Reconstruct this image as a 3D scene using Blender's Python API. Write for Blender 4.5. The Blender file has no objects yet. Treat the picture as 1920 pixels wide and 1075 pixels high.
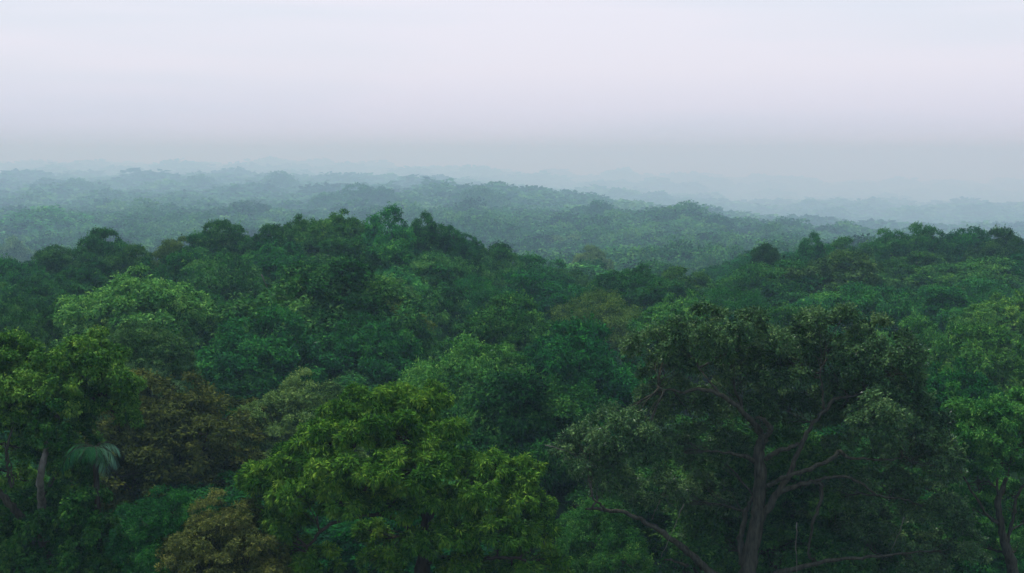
import bpy, math, random
import numpy as np
from mathutils import Vector

# ------------------------------------------------------------------ camera, sky, sun, exposure
F = 2318.0                       # focal length in photo pixels (1920 wide)
W0, H0 = 1920.0, 1075.0
HORIZON = 285.0
CZ = 30.0
PITCH = math.atan((H0 / 2 - HORIZON) / F)
sc = bpy.context.scene
cam_d = bpy.data.cameras.new('camera')
cam = bpy.data.objects.new('camera', cam_d)
sc.collection.objects.link(cam)
cam.location = (0, 0, CZ)
cam.rotation_euler = (math.pi / 2 - PITCH, 0, 0)
cam_d.sensor_width = 36.0
cam_d.lens = 36.0 * F / W0
cam_d.clip_start = 0.5
cam_d.clip_end = 90000
sc.camera = cam

SUN_EL, SUN_AZ = math.radians(64), math.radians(-40)   # azimuth from +Y towards +X
world = bpy.data.worlds.new('World')
sc.world = world
world.use_nodes = True
nt = world.node_tree
nt.nodes.clear()
out = nt.nodes.new('ShaderNodeOutputWorld')
bg = nt.nodes.new('ShaderNodeBackground')
sky = nt.nodes.new('ShaderNodeTexSky')
sky.sky_type = 'NISHITA'
sky.sun_disc = False
sky.sun_elevation = SUN_EL
sky.sun_rotation = SUN_AZ
sky.air_density = 1.0
sky.dust_density = 6.0
sky.ozone_density = 1.0
# thin stratus over the blue sky: soft streaks, slightly pink or bluish
tc = nt.nodes.new('ShaderNodeTexCoord')
mp = nt.nodes.new('ShaderNodeMapping')
mp.inputs['Scale'].default_value = (1.1, 1.1, 11.0)
mp.inputs['Rotation'].default_value = (0, 0.10, 0.3)
nz = nt.nodes.new('ShaderNodeTexNoise')
nz.inputs['Scale'].default_value = 1.3
nz.inputs['Detail'].default_value = 3
ramp = nt.nodes.new('ShaderNodeValToRGB')
ramp.color_ramp.elements[0].position = 0.40
ramp.color_ramp.elements[0].color = (6.9, 7.55, 8.6, 1)
ramp.color_ramp.elements[1].position = 0.60
ramp.color_ramp.elements[1].color = (7.95, 7.95, 9.0, 1)
mix = nt.nodes.new('ShaderNodeMix')
mix.data_type = 'RGBA'
mix.inputs[0].default_value = 0.9
nt.links.new(tc.outputs['Generated'], mp.inputs['Vector'])
nt.links.new(mp.outputs['Vector'], nz.inputs['Vector'])
nt.links.new(nz.outputs['Fac'], ramp.inputs['Fac'])
nt.links.new(sky.outputs['Color'], mix.inputs[6])
nt.links.new(ramp.outputs['Color'], mix.inputs[7])
sep = nt.nodes.new('ShaderNodeSeparateXYZ')
gr = nt.nodes.new('ShaderNodeValToRGB')          # an overcast sky is dimmer and bluer low down
gr.color_ramp.elements[0].position = 0.0
gr.color_ramp.elements[0].color = (0.84, 0.89, 0.98, 1)
gr.color_ramp.elements[1].position = 0.065
gr.color_ramp.elements[1].color = (1, 1, 1, 1)
e2 = gr.color_ramp.elements.new(0.135); e2.color = (0.99, 1.005, 1.0, 1)
e3 = gr.color_ramp.elements.new(0.26); e3.color = (0.45, 0.57, 0.74, 1)
mg = nt.nodes.new('ShaderNodeMix'); mg.data_type = 'RGBA'; mg.blend_type = 'MULTIPLY'; mg.inputs[0].default_value = 1
nt.links.new(tc.outputs['Generated'], sep.inputs[0])
nt.links.new(sep.outputs['Z'], gr.inputs['Fac'])
nt.links.new(mix.outputs[2], mg.inputs[6])
nt.links.new(gr.outputs['Color'], mg.inputs[7])
nt.links.new(mg.outputs[2], bg.inputs['Color'])
bg.inputs['Strength'].default_value = 0.109
nt.links.new(bg.outputs['Background'], out.inputs['Surface'])

sun_d = bpy.data.lights.new('sun', 'SUN')
sun_d.energy = 3.0
sun_d.angle = math.radians(12)
sun_d.color = (1.0, 0.97, 0.92)
sun = bpy.data.objects.new('sun', sun_d)
sc.collection.objects.link(sun)
sd = Vector((math.sin(SUN_AZ) * math.cos(SUN_EL), math.cos(SUN_AZ) * math.cos(SUN_EL), math.sin(SUN_EL)))
sun.rotation_euler = sd.to_track_quat('Z', 'Y').to_euler()
sun.location = (0, 0, 100)

sc.view_settings.view_transform = 'Standard'
sc.view_settings.look = 'None'
sc.view_settings.exposure = 0.1
sc.view_settings.gamma = 1.0
sc.cycles.max_bounces = 4
sc.cycles.diffuse_bounces = 2
sc.cycles.glossy_bounces = 1
sc.cycles.transmission_bounces = 2
sc.cycles.volume_bounces = 1
sc.cycles.sample_clamp_indirect = 2.0
sc.cycles.sample_clamp_direct = 3.0
sc.cycles.caustics_reflective = False
sc.cycles.caustics_refractive = False
sc.cycles.use_fast_gi = False
sc.cycles.use_denoising = True
sc.cycles.denoising_prefilter = 'ACCURATE'
sc.cycles.use_adaptive_sampling = False
HAZE = 0.00047
HAZE_COL = (0.57, 0.85, 1.0)

rng = np.random.default_rng(7)
COL = sc.collection

# ------------------------------------------------------------------ helpers
cp, sp = math.cos(PITCH), math.sin(PITCH)

def at(px, py, d):
    """World point seen at photo pixel (px, py) at ground distance d."""
    a = (px - W0 / 2) / F
    b = -(py - H0 / 2) / F
    dy = cp + b * sp
    dz = -sp + b * cp
    k = d / dy
    return np.array([a * k, d, CZ + dz * k])

def to_px(x, y, z):
    z = z - CZ
    dep = y * cp - z * sp
    up = y * sp + z * cp
    return W0 / 2 + F * x / dep, H0 / 2 - F * up / dep

def tag(o, label=None, cat=None, group=None, kind=None):
    if label: o['label'] = label
    if cat: o['category'] = cat
    if group: o['group'] = group
    if kind: o['kind'] = kind
    return o

def link(name, me, mat=None, parent=None):
    o = bpy.data.objects.new(name, me)
    COL.objects.link(o)
    if me is not None and mat is not None and not me.materials:
        me.materials.append(mat)
    if parent is not None:
        o.parent = parent
    return o

def quads_mesh(name, V, tint=None):
    """V: (N,4,3) -> mesh of N quads, tint: (N,) per face value"""
    n = len(V)
    me = bpy.data.meshes.new(name)
    me.vertices.add(n * 4)
    me.vertices.foreach_set('co', np.ascontiguousarray(V, dtype=np.float32).ravel())
    me.loops.add(n * 4)
    me.loops.foreach_set('vertex_index', np.arange(n * 4, dtype=np.int32))
    me.polygons.add(n)
    me.polygons.foreach_set('loop_start', np.arange(0, n * 4, 4, dtype=np.int32))
    me.polygons.foreach_set('loop_total', np.full(n, 4, dtype=np.int32))
    if tint is not None:
        at_ = me.attributes.new('tint', 'FLOAT', 'FACE')
        at_.data.foreach_set('value', np.ascontiguousarray(tint, dtype=np.float32))
    me.update(calc_edges=True)
    return me

def tubes_mesh(name, paths, sides=7):
    """paths: list of (points (k,3), radii (k,)) -> one mesh"""
    vs, fs, off = [], [], 0
    for P, R in paths:
        P = np.asarray(P, float); R = np.asarray(R, float)
        k = len(P)
        T = np.gradient(P, axis=0)
        T /= np.linalg.norm(T, axis=1)[:, None] + 1e-9
        ref = np.array([0.31, 0.95, 0.1]) if abs(T[0][1]) < 0.8 else np.array([1.0, 0.1, 0.2])
        S = np.cross(T, ref); S /= np.linalg.norm(S, axis=1)[:, None] + 1e-9
        U = np.cross(S, T)
        ang = np.linspace(0, 2 * np.pi, sides, endpoint=False)
        ring = P[:, None, :] + R[:, None, None] * (np.cos(ang)[None, :, None] * S[:, None, :] + np.sin(ang)[None, :, None] * U[:, None, :])
        vs.append(ring.reshape(-1, 3))
        for i in range(k - 1):
            for j in range(sides):
                j2 = (j + 1) % sides
                fs.append((off + i * sides + j, off + i * sides + j2, off + (i + 1) * sides + j2, off + (i + 1) * sides + j))
        fs.append(tuple(off + j for j in reversed(range(sides))))
        fs.append(tuple(off + (k - 1) * sides + j for j in range(sides)))
        off += k * sides
    me = bpy.data.meshes.new(name)
    me.from_pydata(np.concatenate(vs).tolist(), [], fs)
    for p in me.polygons: p.use_smooth = True
    me.update()
    return me

def spline(pts, n=4, wob=0.0, rg=None):
    """Catmull-Rom through pts (k,3 or k,4) with extra wobble."""
    P = np.asarray(pts, float)
    P = np.vstack([2 * P[0] - P[1], P, 2 * P[-1] - P[-2]])
    o = []
    for i in range(1, len(P) - 2):
        for t in np.linspace(0, 1, n, endpoint=False):
            p0, p1, p2, p3 = P[i - 1], P[i], P[i + 1], P[i + 2]
            o.append(0.5 * ((2 * p1) + (-p0 + p2) * t + (2 * p0 - 5 * p1 + 4 * p2 - p3) * t * t + (-p0 + 3 * p1 - 3 * p2 + p3) * t ** 3))
    o.append(P[-2])
    o = np.array(o)
    if wob and rg is not None:
        o[1:-1, :3] += rg.normal(0, wob, (len(o) - 2, 3))
    return o

# ------------------------------------------------------------------ materials
def leaf_material(name, spec=0.008, rough=0.62, trans=0.15):
    m = bpy.data.materials.new(name)
    m.use_nodes = True
    t = m.node_tree; t.nodes.clear()
    o = t.nodes.new('ShaderNodeOutputMaterial')
    oi = t.nodes.new('ShaderNodeObjectInfo')
    at_ = t.nodes.new('ShaderNodeAttribute'); at_.attribute_name = 'tint'
    hsv = t.nodes.new('ShaderNodeHueSaturation')
    hm = t.nodes.new('ShaderNodeMapRange')
    hm.inputs['To Min'].default_value = 0.53; hm.inputs['To Max'].default_value = 0.445
    vm = t.nodes.new('ShaderNodeMapRange')
    vm.inputs['To Min'].default_value = 0.2; vm.inputs['To Max'].default_value = 1.75
    t.links.new(at_.outputs['Fac'], hm.inputs['Value'])
    t.links.new(at_.outputs['Fac'], vm.inputs['Value'])
    t.links.new(hm.outputs[0], hsv.inputs['Hue'])
    t.links.new(vm.outputs[0], hsv.inputs['Value'])
    t.links.new(oi.outputs['Color'], hsv.inputs['Color'])
    df = t.nodes.new('ShaderNodeBsdfDiffuse')
    tr = t.nodes.new('ShaderNodeBsdfTranslucent')
    gl = t.nodes.new('ShaderNodeBsdfGlossy'); gl.inputs['Roughness'].default_value = rough
    t.links.new(hsv.outputs['Color'], df.inputs['Color'])
    t.links.new(hsv.outputs['Color'], tr.inputs['Color'])
    m1 = t.nodes.new('ShaderNodeMixShader'); m1.inputs[0].default_value = trans
    t.links.new(df.outputs[0], m1.inputs[1]); t.links.new(tr.outputs[0], m1.inputs[2])
    lw = t.nodes.new('ShaderNodeFresnel'); lw.inputs['IOR'].default_value = 1.33
    ml = t.nodes.new('ShaderNodeMath'); ml.operation = 'MULTIPLY'; ml.inputs[1].default_value = spec * 5
    t.links.new(lw.outputs[0], ml.inputs[0])
    m2 = t.nodes.new('ShaderNodeMixShader')
    t.links.new(ml.outputs[0], m2.inputs[0])
    t.links.new(m1.outputs[0], m2.inputs[1]); t.links.new(gl.outputs[0], m2.inputs[2])
    t.links.new(m2.outputs[0], o.inputs['Surface'])
    return m

def noise_material(name, c1, c2, scale, rough=0.9, stretch=(1, 1, 1), c3=None, bump=0.0):
    m = bpy.data.materials.new(name)
    m.use_nodes = True
    t = m.node_tree
    b = t.nodes['Principled BSDF']
    b.inputs['Roughness'].default_value = rough
    b.inputs['Specular IOR Level'].default_value = 0.0
    tcn = t.nodes.new('ShaderNodeTexCoord'); mpn = t.nodes.new('ShaderNodeMapping')
    mpn.inputs['Scale'].default_value = stretch
    n = t.nodes.new('ShaderNodeTexNoise'); n.inputs['Scale'].default_value = scale
    n.inputs['Detail'].default_value = 6; n.inputs['Roughness'].default_value = 0.65
    r = t.nodes.new('ShaderNodeValToRGB')
    r.color_ramp.elements[0].position = 0.35; r.color_ramp.elements[0].color = (*c1, 1)
    r.color_ramp.elements[1].position = 0.65; r.color_ramp.elements[1].color = (*c2, 1)
    if c3:
        e = r.color_ramp.elements.new(0.78); e.color = (*c3, 1)
    t.links.new(tcn.outputs['Object'], mpn.inputs['Vector'])
    t.links.new(mpn.outputs['Vector'], n.inputs['Vector'])
    t.links.new(n.outputs['Fac'], r.inputs['Fac'])
    t.links.new(r.outputs['Color'], b.inputs['Base Color'])
    if bump:
        bn = t.nodes.new('ShaderNodeBump'); bn.inputs['Distance'].default_value = bump
        t.links.new(n.outputs['Fac'], bn.inputs['Height'])
        t.links.new(bn.outputs['Normal'], b.inputs['Normal'])
    return m

M_LEAF = leaf_material('leaves')
M_GLOSSLEAF = leaf_material('glossy leaves', spec=0.03, rough=0.6, trans=0.1)
M_BARK = noise_material('bark', (0.025, 0.02, 0.014), (0.075, 0.06, 0.045), 5, stretch=(1, 1, .25), c3=(0.02, 0.045, 0.01), bump=.06)
M_OAKBARK = noise_material('ridged bark', (0.028, 0.027, 0.018), (0.105, 0.097, 0.066), 9, stretch=(1, 1, .2), c3=(0.03, 0.05, 0.008), bump=.08)
M_PALEBARK = noise_material('pale bark', (0.09, 0.082, 0.06), (0.24, 0.22, 0.17), 6, stretch=(1, 1, .3), bump=.04)
M_SOIL = noise_material('forest floor', (0.006, 0.016, 0.006), (0.014, 0.04, 0.012), 0.25, bump=.2)

# ------------------------------------------------------------------ the lie of the land
CTRL = []
def row(d, pts):
    for px, py in pts:
        CTRL.append((px, math.log(d), at(px, py, d)[2] - CZ))
row(25, [(-400, 1250), (960, 1250), (2300, 1250)])
row(45, [(-400, 760), (0, 760), (500, 800), (960, 820), (1440, 800), (1900, 760), (2300, 760)])
row(75, [(-400, 650), (0, 650), (500, 665), (960, 655), (1440, 660), (1900, 650), (2300, 650)])
row(110, [(-400, 560), (0, 560), (400, 540), (700, 530), (960, 560), (1300, 570), (1600, 560), (1900, 560), (2300, 550)])
row(150, [(-400, 500), (0, 490), (90, 467), (180, 442), (270, 462), (430, 422), (640, 404), (720, 398), (850, 428), (930, 465), (1060, 507), (1200, 515), (1300, 530), (1440, 485), (1560, 485), (1700, 480), (1900, 470), (2300, 450)])
row(215, [(-400, 520), (0, 525), (250, 500), (500, 470), (700, 455), (900, 485), (1060, 514), (1250, 505), (1500, 462), (1700, 432), (1900, 438), (2300, 430)])
row(420, [(-400, 540), (0, 545), (500, 520), (800, 510), (1060, 500), (1250, 484), (1400, 474), (1600, 470), (1700, 455), (1900, 462), (2300, 460)])
row(640, [(-400, 500), (0, 482), (250, 468), (500, 458), (900, 474), (1100, 472), (1300, 455), (1500, 452), (1600, 475), (1700, 488), (1900, 490), (2300, 490)])
row(950, [(-400, 440), (0, 434), (300, 410), (600, 420), (850, 405), (1050, 413), (1250, 400), (1450, 424), (1530, 444), (1600, 470), (1800, 485), (2300, 485)])
row(1700, [(-400, 400), (0, 392), (250, 376), (480, 384), (680, 380), (850, 354), (1000, 367), (1150, 388), (1300, 420), (1450, 448), (1600, 462), (1900, 465), (2300, 465)])
row(3200, [(-400, 355), (0, 352), (350, 350), (500, 346), (700, 350), (900, 366), (1150, 402), (1400, 438), (1700, 430), (1900, 420), (2300, 420)])
row(6800, [(-400, 326), (0, 326), (400, 328), (800, 336), (1200, 356), (1400, 384), (1700, 386), (1900, 380), (2300, 380)])
row(12000, [(-400, 308), (0, 308), (600, 313), (1200, 335), (1900, 345), (2300, 345)])
row(18000, [(-400, 300), (0, 300), (1000, 308), (1900, 316), (2300, 316)])
row(25000, [(-400, 295), (0, 295), (1000, 299), (1900, 303), (2300, 303)])
CT = np.array(CTRL)

def canopy(x, y):
    """height of the treetops relative to eye level; x, y arrays"""
    x = np.atleast_1d(np.asarray(x, float)); y = np.atleast_1d(np.asarray(y, float))
    ys = np.maximum(y, 18.0)
    px = np.clip(W0 / 2 + F * x / ys, -500, 2400)
    u = (px[:, None] - CT[None, :, 0]) / 150.0
    v = (np.log(ys)[:, None] - CT[None, :, 1]) * 7.0
    w = 1.0 / (u * u + v * v + 0.05) ** 1.6
    return (w * CT[None, :, 2]).sum(1) / w.sum(1)

def ground(x, y):
    y = np.atleast_1d(np.asarray(y, float))
    dep = np.interp(y, [0, 60, 200, 500, 1000, 3000, 8000], [11.5, 13.0, 15.0, 19.0, 26.0, 50.0, 110.0])
    return CZ + canopy(x, y) - dep

# terrain sheet, polar grid that reaches the horizon
def build_terrain():
    rr = np.concatenate([[0.0], np.geomspace(8, 27500, 140)])
    aa = np.radians(np.linspace(-180, 180, 181)[:-1])
    vs, fs = [], []
    R, A = np.meshgrid(rr[1:], aa, indexing='ij')
    X = (R * np.sin(A)).ravel(); Y = (R * np.cos(A)).ravel()
    Yg = np.where(Y > 18, Y, 18.0)
    Z = ground(np.where(Y > 18, X, np.clip(X, -300, 300)), Yg)
    Z = Z + 0.0
    vs = [(0, 0, float(ground(0, 18)[0]))] + list(zip(X.tolist(), Y.tolist(), Z.tolist()))
    n = len(aa)
    for j in range(n):
        fs.append((0, 1 + (j + 1) % n, 1 + j))
    for i in range(len(rr) - 2):
        for j in range(n):
            a = 1 + i * n + j; b = 1 + i * n + (j + 1) % n
            fs.append((a, b, b + n, a + n))
    me = bpy.data.meshes.new('terrain')
    me.from_pydata(vs, [], fs)
    for p in me.polygons: p.use_smooth = True
    me.update()
    tag(link('terrain', me, M_SOIL), kind='structure')
build_terrain()

# ------------------------------------------------------------------ crowns
def unit(n, rg):
    v = rg.normal(size=(n, 3))
    return v / np.linalg.norm(v, axis=1)[:, None]

def norm(v):
    return v / (np.linalg.norm(v, axis=-1, keepdims=True) + 1e-9)

def foliage(lobes, rg, clumps=14, clump_r=0.36, flat=0.7, twigs=40, leaves=8, L=0.2, Wd=0.4, droop=0.5,
            spread=0.22, below=-0.35, jit=0.55, inner=0.25, clump_sd=0.25):
    """lobes (n,6): centre xyz + radii xyz.  Returns quads, tint, clump centres, lobe index."""
    lobes = np.asarray(lobes, float)
    C, RC, LI = [], [], []
    for i, lb in enumerate(lobes):
        c, r = lb[:3], lb[3:6]
        rm = r.mean()
        k = max(3, int(clumps * rg.uniform(.8, 1.2)))
        cand = unit(k * 6, rg)
        cand = cand[cand[:, 2] > below]
        keep = []
        for q in cand:                              # spread clumps over the lobe
            if all(np.dot(q, p) < math.cos(1.55 / math.sqrt(k)) for p in keep):
                keep.append(q)
            if len(keep) >= k: break
        keep = np.array(keep)
        rad = np.where(rg.random(len(keep)) < inner, rg.uniform(.3, .7, len(keep)), rg.uniform(.72, 1.05, len(keep)))
        C.append(c + keep * r * rad[:, None])
        RC.append(rm * clump_r * np.clip(rg.normal(1, clump_sd, len(keep)), .5, 1.7))
        LI.append(np.full(len(keep), i))
    C = np.concatenate(C); RC = np.concatenate(RC); LI = np.concatenate(LI)
    # twigs, number by clump area
    nt_ = np.maximum(3, (twigs * (RC / RC.mean()) ** 2).astype(int))
    ci = np.repeat(np.arange(len(C)), nt_)
    n = len(ci)
    outw = norm(C - lobes[LI, :3])[ci]
    q = norm(unit(n, rg) + outw * 0.75 + np.array([0, 0, 0.45]))
    rr = RC[ci] * rg.uniform(.45, 1.1, n) ** .7
    P = C[ci] + q * rr[:, None] * np.array([1, 1, flat])
    shoot = rg.random(n) < 0.06                       # a few shoots stick out
    P += np.where(shoot, rg.uniform(.1, .5, n), 0)[:, None] * RC[ci][:, None] * norm(q + np.array([0, 0, .8]))
    ttint = np.clip(rg.normal(0.42, 0.13, n) + rg.normal(0, .10, len(C))[ci] + shoot * .2, 0, 1)
    u = norm(q + rg.normal(0, .35, (n, 3)) + np.array([0, 0, .15]))
    ti = np.repeat(np.arange(n), leaves)
    m = len(ti)
    a = norm(unit(m, rg) + u[ti] * 0.8 + np.array([0, 0, -droop]))
    base = P[ti] + unit(m, rg) * spread * rg.random((m, 1)) + a * L * .2
    n0 = norm(u[ti] + np.array([0, 0, .4]) + rg.normal(0, jit * .75, (m, 3)))
    s = norm(np.cross(a, n0))
    ln = L * rg.uniform(.65, 1.25, (m, 1))
    wd = ln * Wd * .5
    tip = base + a * ln + np.array([0, 0, -1.0]) * ln * .15
    mid = base + a * ln * .48 + norm(np.cross(s, a)) * ln * .05
    V = np.stack([base, mid + s * wd, tip, mid - s * wd], axis=1)
    tint = np.clip(ttint[ti] + rg.normal(0, .12, m), 0, 1)
    return V, tint, C, LI

def random_lobes(rg, Wd, H, n=9, crown=0.62, top_flat=0.85, size=0.27, uneven=0.12):
    """lobes inside a crown envelope standing on the ground at z=0"""
    zc = H * (1 - crown * .56)
    rz = H * crown * .5
    out_ = []
    k = 0
    while len(out_) < n and k < 4000:
        k += 1
        d = unit(1, rg)[0]
        if d[2] < -0.45: continue
        rad = rg.uniform(.35, .72)
        p = np.array([d[0] * Wd * .5 * rad, d[1] * Wd * .5 * rad, zc + d[2] * rz * rad * top_flat])
        if any(np.linalg.norm((p - o_[:3]) / [1, 1, .8]) < Wd * size * .82 for o_ in out_): continue
        r = Wd * size * rg.uniform(.75, 1.2)
        out_.append(np.array([*p, r, r, r * rg.uniform(.65, .9)]))
    # central leader lobe
    r = Wd * size * 1.15
    out_.append(np.array([rg.normal(0, .05) * Wd, rg.normal(0, .05) * Wd, H - r * .95, r, r, r * .85]))
    out_.append(np.array([0, 0, zc - rz * .2, Wd * .3, Wd * .3, rz * .7]))
    return np.array(out_)

def skeleton(lobes, C, LI, rg, H, r0, fork=0.35, base=(0, 0), thin=1.0):
    """trunk, limbs to the lobes and branches to the clumps as tube paths"""
    paths = []
    f = np.array([base[0] + rg.normal(0, .2), base[1] + rg.normal(0, .2), H * fork])
    b = np.array([base[0], base[1], -0.6])
    top = lobes[np.argmax(lobes[:, 2]), :3]
    tr = spline([b, (b + f) / 2 + rg.normal(0, .12, 3), f, (f + top) / 2 + rg.normal(0, .3, 3), top], 3)
    paths.append((tr, np.linspace(r0 * 1.25, r0 * .3, len(tr))))
    for i, lb in enumerate(lobes):
        t0 = rg.integers(len(tr) // 2 - 1, len(tr) - 3)
        s = tr[t0]; e = lb[:3]
        m = (s + e) / 2 + rg.normal(0, .25, 3) + np.array([0, 0, -.08 * np.linalg.norm(e - s)])
        lp = spline([s, m, e], 4, .03, rg)
        paths.append((lp, np.linspace(r0 * .42 * thin, r0 * .13 * thin, len(lp))))
        for c in C[LI == i]:
            j = rg.integers(len(lp) // 2, len(lp))
            mm = (lp[j] + c) / 2 + rg.normal(0, .12, 3)
            bp = spline([lp[j], mm, c], 2)
            paths.append((bp, np.linspace(r0 * .11 * thin, r0 * .03 * thin, len(bp))))
    return paths

PROTO = {}
def proto(kind, seed, **kw):
    """(crown mesh, trunk mesh) of a 10 m wide, 14 m tall tree"""
    rg = np.random.default_rng(seed)
    lk = dict(n=kw.pop('n', 10), crown=kw.pop('crown', .66), size=kw.pop('size', .26), top_flat=kw.pop('top_flat', .9))
    mat = kw.pop('mat', M_LEAF)
    skel = kw.pop('skel', True)
    lobes = random_lobes(rg, 10.0, 14.0, **lk)
    V, t, C, LI = foliage(lobes, rg, **kw)
    # normalise the envelope: width 10, top 14
    lo, hi = np.percentile(V[:, 0, :], 1, axis=0), np.percentile(V[:, 0, :], 99, axis=0)
    hi[2] = np.percentile(V[:, 0, 2], 99.9)
    cx, cy = (lo[0] + hi[0]) / 2, (lo[1] + hi[1]) / 2
    w = ((hi[0] - lo[0]) + (hi[1] - lo[1])) / 2
    for arr in (V, C):
        arr[..., 0] = (arr[..., 0] - cx) * 10 / w; arr[..., 1] = (arr[..., 1] - cy) * 10 / w
        arr[..., 2] *= 14.0 / hi[2]
    lobes[:, 0] = (lobes[:, 0] - cx) * 10 / w; lobes[:, 1] = (lobes[:, 1] - cy) * 10 / w; lobes[:, 2] *= 14.0 / hi[2]
    cm = quads_mesh('crown_' + kind, V, t)
    cm.materials.append(mat)
    if skel:
        tm = tubes_mesh('trunk_' + kind, skeleton(lobes, C, LI, rg, 14.0, .22), 6)
    else:
        tm = tubes_mesh('trunk_' + kind, [(np.array([[0, 0, -.6], [.1, 0, 4], [0, .1, 9]]), np.array([.25, .2, .08]))], 6)
    tm.materials.append(M_BARK)
    PROTO.setdefault(kind, []).append((cm, tm))

for s in range(4):
    proto('broad', 10 + s, n=12 + 2 * s, clumps=15, twigs=46, leaves=8, size=.22 + .02 * (s % 3), L=.26, Wd=.45, clump_r=.36)
for s in range(3):
    proto('billow', 30 + s, n=14, clumps=16, twigs=46, leaves=8, L=.22, Wd=.5, size=.21, clump_r=.40, flat=.8, jit=.45)
for s in range(2):
    proto('layered', 50 + s, n=12, clumps=13, twigs=36, leaves=8, L=.28, Wd=.4, size=.23, clump_r=.5, flat=.4, droop=.7)
for s in range(2):
    proto('feathery', 60 + s, n=11, clumps=15, twigs=36, leaves=9, L=.22, Wd=.3, size=.26, clump_r=.42, flat=.5, droop=.3, spread=.35, jit=.8)
for s in range(2):
    proto('umbrella', 110 + s, n=24, clumps=13, twigs=34, leaves=8, L=.2, Wd=.5, size=.145, clump_r=.42, flat=.7, crown=.46, jit=.45)
for s in range(2):
    proto('spiky', 70 + s, n=12, clumps=15, twigs=26, leaves=9, L=.32, Wd=.34, size=.22, clump_r=.34, flat=1.1, droop=.9, crown=.75)
for s in range(2):
    proto('nearbroad', 90 + s, n=13, clumps=17, twigs=60, leaves=9, L=.16, Wd=.45, size=.23, clump_r=.36)
proto('nearfeathery', 95, n=15, clumps=16, twigs=36, leaves=9, L=.19, Wd=.42, size=.19, clump_r=.34, flat=.7, droop=.4, spread=.16, jit=.5)
for s in range(4):
    proto('far', 80 + s, n=9 + s, clumps=12, twigs=13, leaves=5, L=.55, Wd=.6, clump_r=.4, spread=.4, skel=False, jit=.3)

def color_of(base, v=1.0, warm=0.0):
    r, g, b = [k * 1.2 for k in base]
    return (max(0, r * v * (1 + warm)), max(0, g * v), max(0, b * v * (1 - warm)), 1)

GREENS = {
    'dark':   (0.014, 0.105, 0.026),
    'green':  (0.028, 0.165, 0.034),
    'mid':    (0.050, 0.235, 0.046),
    'bluish': (0.022, 0.165, 0.050),
    'pale':   (0.105, 0.260, 0.080),
    'olive':  (0.066, 0.175, 0.036),
    'lime':   (0.088, 0.262, 0.026),
    'yellow': (0.130, 0.310, 0.046),
    'rust':   (0.088, 0.166, 0.042),
    'golden': (0.135, 0.190, 0.045),
    'leather': (0.066, 0.160, 0.048),
    'vine':   (0.085, 0.250, 0.034),
    'fresh':  (0.062, 0.270, 0.045),
}

BOLE = tubes_mesh('bole', [(np.array([[0, 0, -.6], [.12, .05, 3], [.05, -.1, 6.5], [0, 0, 10.5]]), np.array([.27, .21, .17, .12]))], 8)
BOLE.materials.append(M_BARK)

def plant_tree(name, x, y, top, width, kind, col, label, group=None, cat='tree', v=1.0, warm=0.0, rot=None, var=None):
    g = float(ground(x, y)[0])
    H = max(top - g, 3.0)
    root = link(name, None)
    root.location = (x, y, g)
    root.rotation_euler = (0, 0, rng.uniform(0, 6.28) if rot is None else rot)
    root.scale = (width / 10.0, width / 10.0, H / 14.0)
    root.empty_display_size = 1
    tag(root, label, cat, group)
    ps = PROTO[kind]
    cm, tm = ps[int(rng.integers(len(ps))) if var is None else var]
    c = link('crown', cm, None, root)
    c.color = color_of(GREENS[col], v, warm)
    q = width * 1.08 / (H * .66)
    if q < .9:                                   # a tall slim stem under a short crown
        q = max(q, .4)
        c.location.z = 14 * (1 - q); c.scale.z = q
        b = link('branches', tm, None, root)
        b.location.z = 14 * (1 - q) + .3; b.scale.z = q
        link('trunk', BOLE, None, root)
    else:
        link('trunk', tm, None, root)
    return root

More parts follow.
